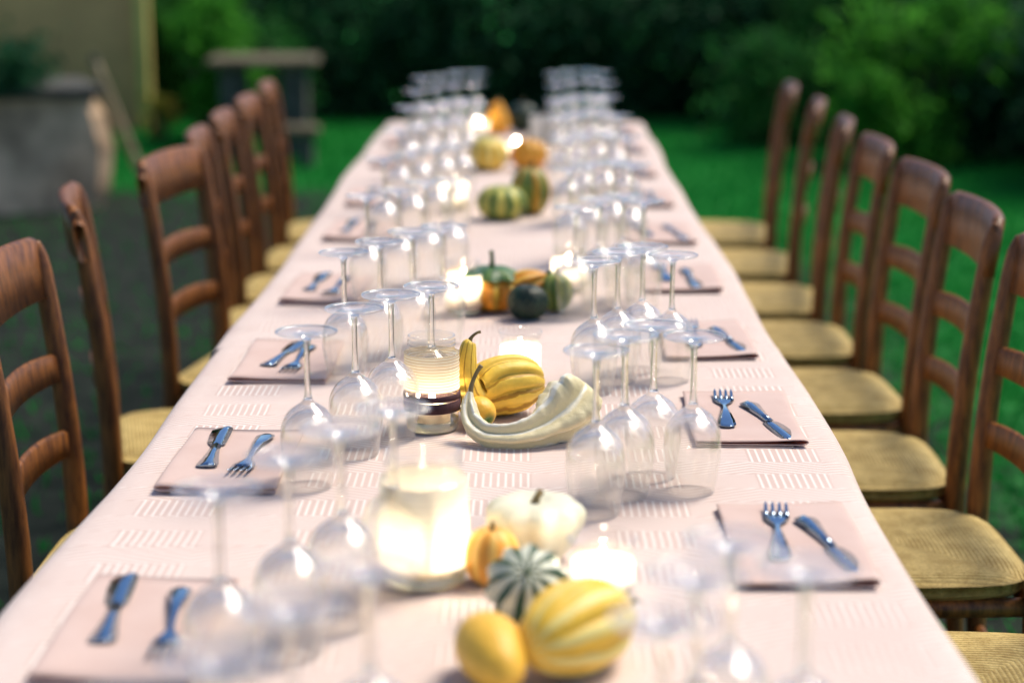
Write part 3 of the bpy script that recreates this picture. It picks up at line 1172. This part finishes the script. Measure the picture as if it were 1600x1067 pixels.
def gourd(name, label, loc, body, mat, stalk=None, extra=(), rz=0.0, stalk_mat='stalk', group='gourds and squashes down the middle', cat='gourd', tilt=None):
    o = empty(name, loc, rz)
    if tilt:
        o.rotation_euler = (tilt[0], tilt[1], rz)
    tag(o, label, cat, group)
    V, F, UV = body
    mesh('body', V, F, mat, o, uv=UV)
    if stalk:
        v, f, uv = sweep(*stalk, n=8, seg=8)
        mesh('stalk', v, f, M[stalk_mat], o)
    for nm, (v, f, uv), mt in extra:
        mesh(nm, v, f, mt, o, uv=uv)
    return o


def round_body(r, h, rib=None, seg=64, n=26, dip=0.10, flat=0.12):
    pr = []
    for i in range(n):
        a = -math.pi / 2 + math.pi * i / (n - 1)
        q = abs(math.cos(a)) ** 0.85
        z = h / 2 + math.sin(a) * h / 2
        # dimple at the top, flattened foot
        if a > 0:
            z -= dip * h * max(0, 1 - q / 0.42) ** 1.5
        else:
            z += flat * h * max(0, 1 - q / 0.5)
        pr.append((max(q * r, 1e-4), z))
    mz = min(z for _, z in pr)
    return lathe([(a, z - mz) for a, z in pr], seg, rib)


C_Y = (0.90, 0.61, 0.08)
C_O = (0.78, 0.30, 0.03)
gy = m_gourd('yellow_gourd_skin', C_Y, (0.48, 0.26, 0.02), 10, -0.72, -0.92)
gy2 = m_gourd('yellow_striped_skin', (0.88, 0.55, 0.05), (0.90, 0.74, 0.24), 9, 0.1, 0.7, tip=(0.55, 0.55, 0.14), tip_at=0.82)
gsm = m_gourd('smooth_yellow_skin', (0.90, 0.52, 0.06), var=0.06)
gor = m_gourd('orange_gourd_skin', (0.80, 0.36, 0.05), (0.86, 0.56, 0.14), 9, 0.0, 0.8)
gora = m_gourd('deep_orange_skin', (0.76, 0.29, 0.02), (0.80, 0.48, 0.06), 10, 0.0, 0.9)
gwh = m_gourd('white_squash_skin', (0.80, 0.78, 0.58), var=0.05)
gwi = m_gourd('cream_wing_skin', (0.90, 0.86, 0.71), (0.78, 0.68, 0.40), 7, -1.0, -0.3, var=0.06)
ggs = m_gourd('green_striped_skin', (0.72, 0.74, 0.58), (0.018, 0.07, 0.025), 10, -0.05, 0.35, var=0.15)
ggy = m_gourd('green_yellow_skin', (0.58, 0.52, 0.10), (0.06, 0.16, 0.025), 9, -0.1, 0.5, var=0.2)
gdk = m_gourd('dark_green_skin', (0.012, 0.030, 0.014), var=0.4, speck=(0.05, 0.09, 0.03))
ggl = m_gourd('pale_green_skin', (0.42, 0.48, 0.10), (0.14, 0.24, 0.04), 8, 0.1, 0.6, var=0.2)
ggo = m_gourd('green_orange_skin', (0.16, 0.22, 0.04), (0.62, 0.32, 0.03), 6, 0.2, 0.7, var=0.25)

# near group
scal = lambda th, t: 1.0 + 0.065 * math.cos(9 * th) * math.sin(math.pi * min(1, t * 1.02)) ** 1.2
gourd('pattypan_squash', 'creamy white scalloped squash behind the near yellow gourds', (0.011, 2.02, Z0),
      lathe([(max(r, 1e-4) * 0.0545, z * 0.070) for r, z in smooth_prof([(0.0, 0.0), (0.45, 0.0), (0.72, 0.16), (0.88, 0.42), (1.0, 0.66), (0.97, 0.84), (0.75, 0.97), (0.45, 1.0), (0.18, 0.95), (0.0, 0.93)], 34)], 90, scal),
      gwh, ([(0, 0, 0.063), (0.002, 0, 0.071), (0.007, -0.002, 0.080)], [0.007, 0.0042, 0.0045]), cat='squash')
gourd('small_squash', 'small round orange-yellow squash beside the near cream jar', (-0.036, 1.935, Z0), round_body(0.031, 0.068, ribs(9, 0.06)), gor,
      ([(0, 0, 0.060), (0, 0, 0.066), (0.002, 0, 0.070)], [0.004, 0.003, 0.003]), cat='squash')
V3, F3, U3 = round_body(0.045, 0.070, lambda th, t: (1.0 - 0.17 * math.sin(math.pi * t) ** 0.5 * (1.0 - abs(math.cos(5 * th))) ** 0.8), 100, 30, 0.02, 0.05)
V3 = [(x, y, z - 0.035) for x, y, z in V3]
gourd('striped_gourd', 'green and white striped gourd among the near yellow gourds', (0.002, 1.822, Z0 + 0.039),
      (V3, F3, U3), ggs, ([(0, 0, 0.031), (0, 0, 0.034), (0.001, 0, 0.037)], [0.004, 0.003, 0.002]), rz=R(8), tilt=(R(46), R(-8)), stalk_mat='gstalk')
gourd('ribbed_gourd', 'ribbed yellow gourd with brown stalk, nearest the camera', (0.056, 1.692, Z0),
      sweep([(-0.052, -0.062, 0.044), (-0.042, -0.050, 0.044), (-0.014, -0.016, 0.046), (0.014, 0.016, 0.044), (0.036, 0.040, 0.040), (0.046, 0.051, 0.039)],
            [0.004, 0.028, 0.0455, 0.043, 0.023, 0.006], 34, 90, ribs(9, 0.14)),
      gy2, ([(0.044, 0.049, 0.039), (0.051, 0.057, 0.043), (0.055, 0.061, 0.052)], [0.0065, 0.005, 0.0045]))
gourd('smooth_gourd', 'smooth oval yellow gourd at the bottom edge, nearest the camera', (-0.032, 1.655, Z0),
      sweep([(-0.014, 0.056, 0.031), (-0.012, 0.050, 0.032), (-0.005, 0.020, 0.0335), (0.004, -0.016, 0.033), (0.012, -0.046, 0.029), (0.014, -0.060, 0.027)],
            [0.003, 0.017, 0.0315, 0.031, 0.020, 0.005], 30, 44), gsm)
# middle group in focus
neck = sweep([(0.052, 0.022, 0.044), (0.046, 0.020, 0.044), (0.020, 0.010, 0.046), (-0.016, -0.004, 0.043), (-0.040, -0.020, 0.034), (-0.053, -0.030, 0.036),
              (-0.060, -0.030, 0.064), (-0.0590, -0.026, 0.094), (-0.056, -0.022, 0.113), (-0.0545, -0.021, 0.117)],
             [0.004, 0.024, 0.042, 0.045, 0.036, 0.028, 0.0180, 0.0140, 0.010, 0.002], 60, 80,
             lambda th, t: 1 - (0.19 * min(1, max(0, (0.55 - t) / 0.12)) * min(1, t / 0.04)) * (1 - abs(math.cos(5 * th))) ** 2.2)
gourd('crookneck_gourd', 'yellow ribbed gourd with upright crooked neck beside the ribboned jar', (-0.026, 2.665, Z0), neck,
      gy, ([(-0.056, -0.022, 0.112), (-0.053, -0.021, 0.121), (-0.045, -0.021, 0.128), (-0.039, -0.021, 0.1295)], [0.0045, 0.0026, 0.002, 0.0024]))
V4, F4, U4 = round_body(0.023, 0.046)
gourd('small_squash', 'small yellow squash with green tip between crookneck gourd and white gourd', (-0.064, 2.585, Z0 + 0.0225),
      ([(x, y, z - 0.023) for x, y, z in V4], F4, U4), m_gourd('small_yellow_skin', (0.90, 0.52, 0.06), tip=(0.06, 0.16, 0.03), tip_at=0.86, var=0.05), None, cat='squash', tilt=(R(112), R(0)), rz=R(38))


def wing(th, t):
    s = abs(math.cos(2.5 * th + 0.5 * math.sin(th + 2.5 * t))) ** 1.6
    lump = 1 + 0.03 * math.sin(t * 95 + 3 * th) * math.sin(t * 31 + th) + 0.03 * math.sin(t * 53 + 5 * th)
    a = 0.44 * min(1, t / 0.2) * min(1, (1 - t) / 0.04 + 0.2)
    return (1 - a + a * s * 1.35) * (lump if s > 0.5 else 1)


gourd('winged_gourd', 'cream white winged gourd curling in front of the yellow crookneck gourd', (0.004, 2.515, Z0),
      sweep([(-0.082, 0.022, 0.066), (-0.084, 0.016, 0.052), (-0.080, 0.000, 0.030), (-0.060, -0.020, 0.0165), (-0.032, -0.030, 0.0155), (-0.002, -0.026, 0.019), (0.028, -0.006, 0.028),
             (0.053, 0.018, 0.042), (0.071, 0.038, 0.060), (0.081, 0.048, 0.072)],
            [0.004, 0.010, 0.014, 0.0155, 0.0165, 0.020, 0.028, 0.041, 0.038, 0.004], 110, 112, wing),
      gwi, ([(-0.082, 0.022, 0.063), (-0.079, 0.025, 0.078), (-0.072, 0.027, 0.094), (-0.066, 0.027, 0.103)], [0.0046, 0.003, 0.0028, 0.0034]))
# third group
petal = lambda th, t: 1 + 0.14 * math.cos(8 * th) * (1 if t < 0.62 else 0.4) * math.sin(math.pi * t)
crown = lathe([(max(r, 1e-4), z) for r, z in smooth_prof([(0.054, 0.062), (0.044, 0.073), (0.028, 0.080), (0.010, 0.081), (0.0, 0.080)], 14)], 60, lambda th, t: 1 + 0.1 * math.cos(8 * th) * (1 - t))
gourd('crown_gourd', 'orange crown-shaped gourd with green cap and upright stalk', (-0.064, 3.455, Z0), round_body(0.056, 0.076, petal, 80), gora,
      ([(0, 0, 0.078), (0.001, 0, 0.096), (-0.001, 0, 0.112)], [0.006, 0.004, 0.0042]), [('cap', crown, m_gourd('crown_green', (0.04, 0.11, 0.03), (0.10, 0.20, 0.05), 8, 0, 0.8, var=0.3))], stalk_mat='gstalk')
gourd('crown_gourd', 'orange knobbly gourd lying against the dark green warty gourd', (-0.004, 3.452, Z0),
      sweep([(0.045, 0.012, 0.062), (0.032, 0.008, 0.056), (0.004, 0.0, 0.046), (-0.022, -0.012, 0.034), (-0.036, -0.022, 0.024)], [0.006, 0.020, 0.031, 0.026, 0.008], 26, 60, ribs(7, 0.28, 1.2)), gora,
      ([(0.044, 0.012, 0.062), (0.052, 0.012, 0.072)], [0.006, 0.005]), stalk_mat='gstalk')
wart = lambda th, t: 1 + 0.06 * math.sin(9 * th + 20 * t) * math.sin(23 * t + 3 * th) + 0.04 * math.sin(17 * th - 31 * t)
gourd('warty_gourd', 'dark green warty gourd in front of the orange gourds', (0.004, 3.372, Z0), round_body(0.038, 0.066, wart, 70), gdk, rz=0.4)
gourd('pale_gourd', 'pale green gourd right of the dark warty gourd', (0.058, 3.45, Z0), round_body(0.032, 0.074, ribs(8, 0.14)), ggl,
      ([(0, 0, 0.068), (0.004, 0, 0.082)], [0.005, 0.004]), stalk_mat='gstalk')
# fourth group
gourd('striped_gourd', 'large green and yellow striped gourd, fourth gourd cluster from front', (-0.060, 4.60, Z0), round_body(0.064, 0.088, ribs(9, 0.12)), ggy, rz=0.3)
gourd('turban_gourd', 'green and orange gourd behind the large striped gourd', (0.012, 4.69, Z0), round_body(0.052, 0.124, ribs(6, 0.22)), ggo,
      ([(0, 0, 0.114), (0.008, 0, 0.130)], [0.006, 0.005]), stalk_mat='gstalk')
# far groups
gourd('ribbed_gourd', 'pale yellow gourd, left of the two in the fifth gourd cluster', (-0.112, 5.57, Z0), round_body(0.060, 0.105, ribs(8, 0.12)),
      gy2)
gourd('ribbed_gourd', 'orange gourd, right of the two in the fifth gourd cluster', (0.010, 5.60, Z0), round_body(0.056, 0.096, ribs(8, 0.12)), gora,
      ([(0, 0, 0.090), (0.002, 0, 0.104)], [0.006, 0.004]))
gourd('bottle_gourd', 'farthest orange gourd beside a glowing tumbler', (-0.100, 6.60, Z0),
      lathe([(max(r, 1e-4), z) for r, z in smooth_prof([(0.0, 0.0), (0.034, 0.004), (0.044, 0.035), (0.036, 0.066), (0.022, 0.092), (0.016, 0.108), (0.0, 0.114)], 24)], 40, ribs(7, 0.08)), gora,
      ([(0, 0, 0.112), (0.004, 0, 0.124)], [0.005, 0.004]))
gourd('round_gourd', 'dark green round gourd at the far end of the table', (-0.010, 6.68, Z0), round_body(0.058, 0.105, ribs(10, 0.08)), gdk,
      ([(0, 0, 0.098), (0.004, 0, 0.114)], [0.006, 0.005]))


# ------------------------------------------------------------------ chairs
def chair_meshes():
    """front of the chair towards -x; back posts at +x"""
    P = {}
    posts = []
    for s in (-1, 1):
        v, f, _ = sweep([(0.215, s * 0.180, 0.0), (0.200, s * 0.181, 0.22), (0.190, s * 0.182, 0.45), (0.200, s * 0.183, 0.66), (0.222, s * 0.184, 0.85), (0.232, s * 0.185, 0.915), (0.236, s * 0.185, 0.945)],
                        [0.015, 0.017, 0.0195, 0.0185, 0.017, 0.015, 0.006], 26, 14)
        posts.append((v, f))
    P['post'] = posts
    legs = []
    for s in (-1, 1):
        v, f, _ = sweep([(-0.190, s * 0.200, 0.0), (-0.186, s * 0.200, 0.25), (-0.182, s * 0.199, 0.452)], [0.015, 0.0185, 0.0185], 12, 12)
        legs.append((v, f))
    P['leg'] = legs

    def slat(z0, z1, crest, x_at, th=0.014, hw=0.172):
        n = 14
        V, F = [], []
        for i in range(n + 1):
            t = -1 + 2 * i / n
            y = t * hw
            bow = 0.022 * (1 - t * t)
            zt = z1 + crest * (1 - t * t) - (0.03 * (max(0, abs(t) - 0.86) / 0.14) ** 2 if hw > 0.18 else 0)
            zb = z0 + crest * 0.25 * (1 - t * t)
            for (z, k) in ((zb, 0), (zt, 1)):
                x = x_at(z) + bow
                V += [(x - th / 2, y, z), (x + th / 2, y, z)]
            # rounded top edge
            V.append((x_at(zt) + bow, y, zt + 0.005))
        for i in range(n):
            a = i * 5
            b = a + 5
            for q in ((0, 2, b + 2 - a, b - a), (2, 4, b + 4 - a, b + 2 - a), (4, 3, b + 3 - a, b + 4 - a), (3, 1, b + 1 - a, b + 3 - a), (1, 0, b - a, b + 1 - a)):
                F.append(tuple(a + j for j in q))
        for e in (0, n * 5):
            F.append((e, e + 1, e + 3, e + 4, e + 2))
        return V, F
    xa = lambda z: 0.190 + (z - 0.45) * 0.02 + max(0, z - 0.52) ** 1.5 * 0.135
    P['slat'] = [slat(0.850, 0.947, 0.006, xa, 0.022, 0.204), slat(0.708, 0.750, 0.010, xa, 0.011), slat(0.578, 0.618, 0.010, xa, 0.011)]
    # woven seat: domed, rounded edges, waist-deep groove along the mitres
    n = 28
    V, F = [], []
    hx, hy = 0.198, 0.207
    for i in range(n + 1):
        for j in range(n + 1):
            a, b = -1 + 2 * i / n, -1 + 2 * j / n
            # superellipse corners
            k = (abs(a) ** 5 + abs(b) ** 5) ** 0.2
            mx = max(abs(a), abs(b))
            s = mx / k if k > 0 else 1
            x, y = a * s * hx, b * s * (hy - 0.014 * (a + 1) / 2)
            z = 0.470 - 0.0045 * math.exp(-((abs(a) - abs(b)) / 0.10) ** 2) * min(1, mx * 2) * (1 - mx ** 6) - 0.008 * (1 - mx) - 0.018 * mx ** 10
            V.append((x, y, z))
    m = n + 1
    for i in range(n):
        for j in range(n):
            F.append((i * m + j, i * m + m + j, i * m + m + j + 1, i * m + j + 1))
    rim = [i * m for i in range(m)] + [n * m + j for j in range(1, m)] + [i * m + n for i in range(n - 1, -1, -1)] + [j for j in range(n - 1, 0, -1)]
    base = len(V)
    for q in rim:
        x, y, z = V[q]
        V.append((x * 1.0, y * 1.0, 0.438))
    for q in rim:
        x, y, z = V[q]
        V.append((x * 0.93, y * 0.93, 0.424))
    L = len(rim)
    for k in range(L):
        k2 = (k + 1) % L
        F.append((rim[k], rim[k2], base + k2, base + k))
        F.append((base + k, base + k2, base + L + k2, base + L + k))
    F.append(tuple(base + L + k for k in range(L)))
    P['seat'] = (V, F)
    rails = [[(-0.184, s * 0.192, 0.412), (0.190, s * 0.178, 0.412)] for s in (-1, 1)] + [[(-0.184, -0.19, 0.412), (-0.184, 0.19, 0.412)], [(0.190, -0.175, 0.412), (0.190, 0.175, 0.412)]]
    P['rail'] = [sweep(r, [0.016, 0.016], 3, 10)[:2] for r in rails]
    st = []
    for s in (-1, 1):
        for z in (0.15, 0.29):
            st.append([(-0.187, s * 0.2, z), (0.2, s * 0.181, z + 0.005)])
    st += [[(-0.187, -0.2, 0.19), (-0.187, 0.2, 0.19)], [(-0.187, -0.2, 0.32), (-0.187, 0.2, 0.32)], [(0.2, -0.181, 0.24), (0.2, 0.181, 0.24)]]
    P['stretcher'] = [sweep(r, [0.0105, 0.0105], 3, 8)[:2] for r in st]
    return P


CM = chair_meshes()
chair0 = None


def place_chair(x, y, rz, label):
    global chair0
    if chair0 is None:
        o = chair0 = empty('rush_chair', (x, y, 0), rz)
        for nm, key in (('back_post', 'post'), ('leg', 'leg'), ('slat', 'slat'), ('seat_rail', 'rail'), ('stretcher', 'stretcher')):
            for v, f in CM[key]:
                mesh(nm, v, f, M['wood'], o)
        mesh('seat', *CM['seat'], M['rush'], o)
    else:
        o = copy_tree(chair0, (x, y, 0), rz)
    tag(o, label, 'chair', 'rush seat chairs along the table')


RC = [(0.605, 2.36, -2), (0.61, 2.95, 1), (0.605, 3.47, -1), (0.625, 4.02, 2), (0.62, 4.56, -1), (0.625, 5.10, -8), (0.64, 5.68, -9), (0.64, 6.27, -6)]
for i, (x, y, a) in enumerate(RC):
    place_chair(x, y, R(a), 'wooden ladder-back chair with woven rush seat, %s from front on the right' % ORD[i])
LC = [(-0.605, 2.30, 180), (-0.585, 2.885, 180), (-0.650, 3.655, 193), (-0.586, 4.24, 170), (-0.60, 4.78, 185), (-0.615, 5.26, 183), (-0.62, 5.76, 181), (-0.63, 6.30, 184)]
for i, (x, y, a) in enumerate(LC[1:]):
    place_chair(x, y, R(a), 'wooden ladder-back chair with woven rush seat, %s from front on the left' % ORD[i])
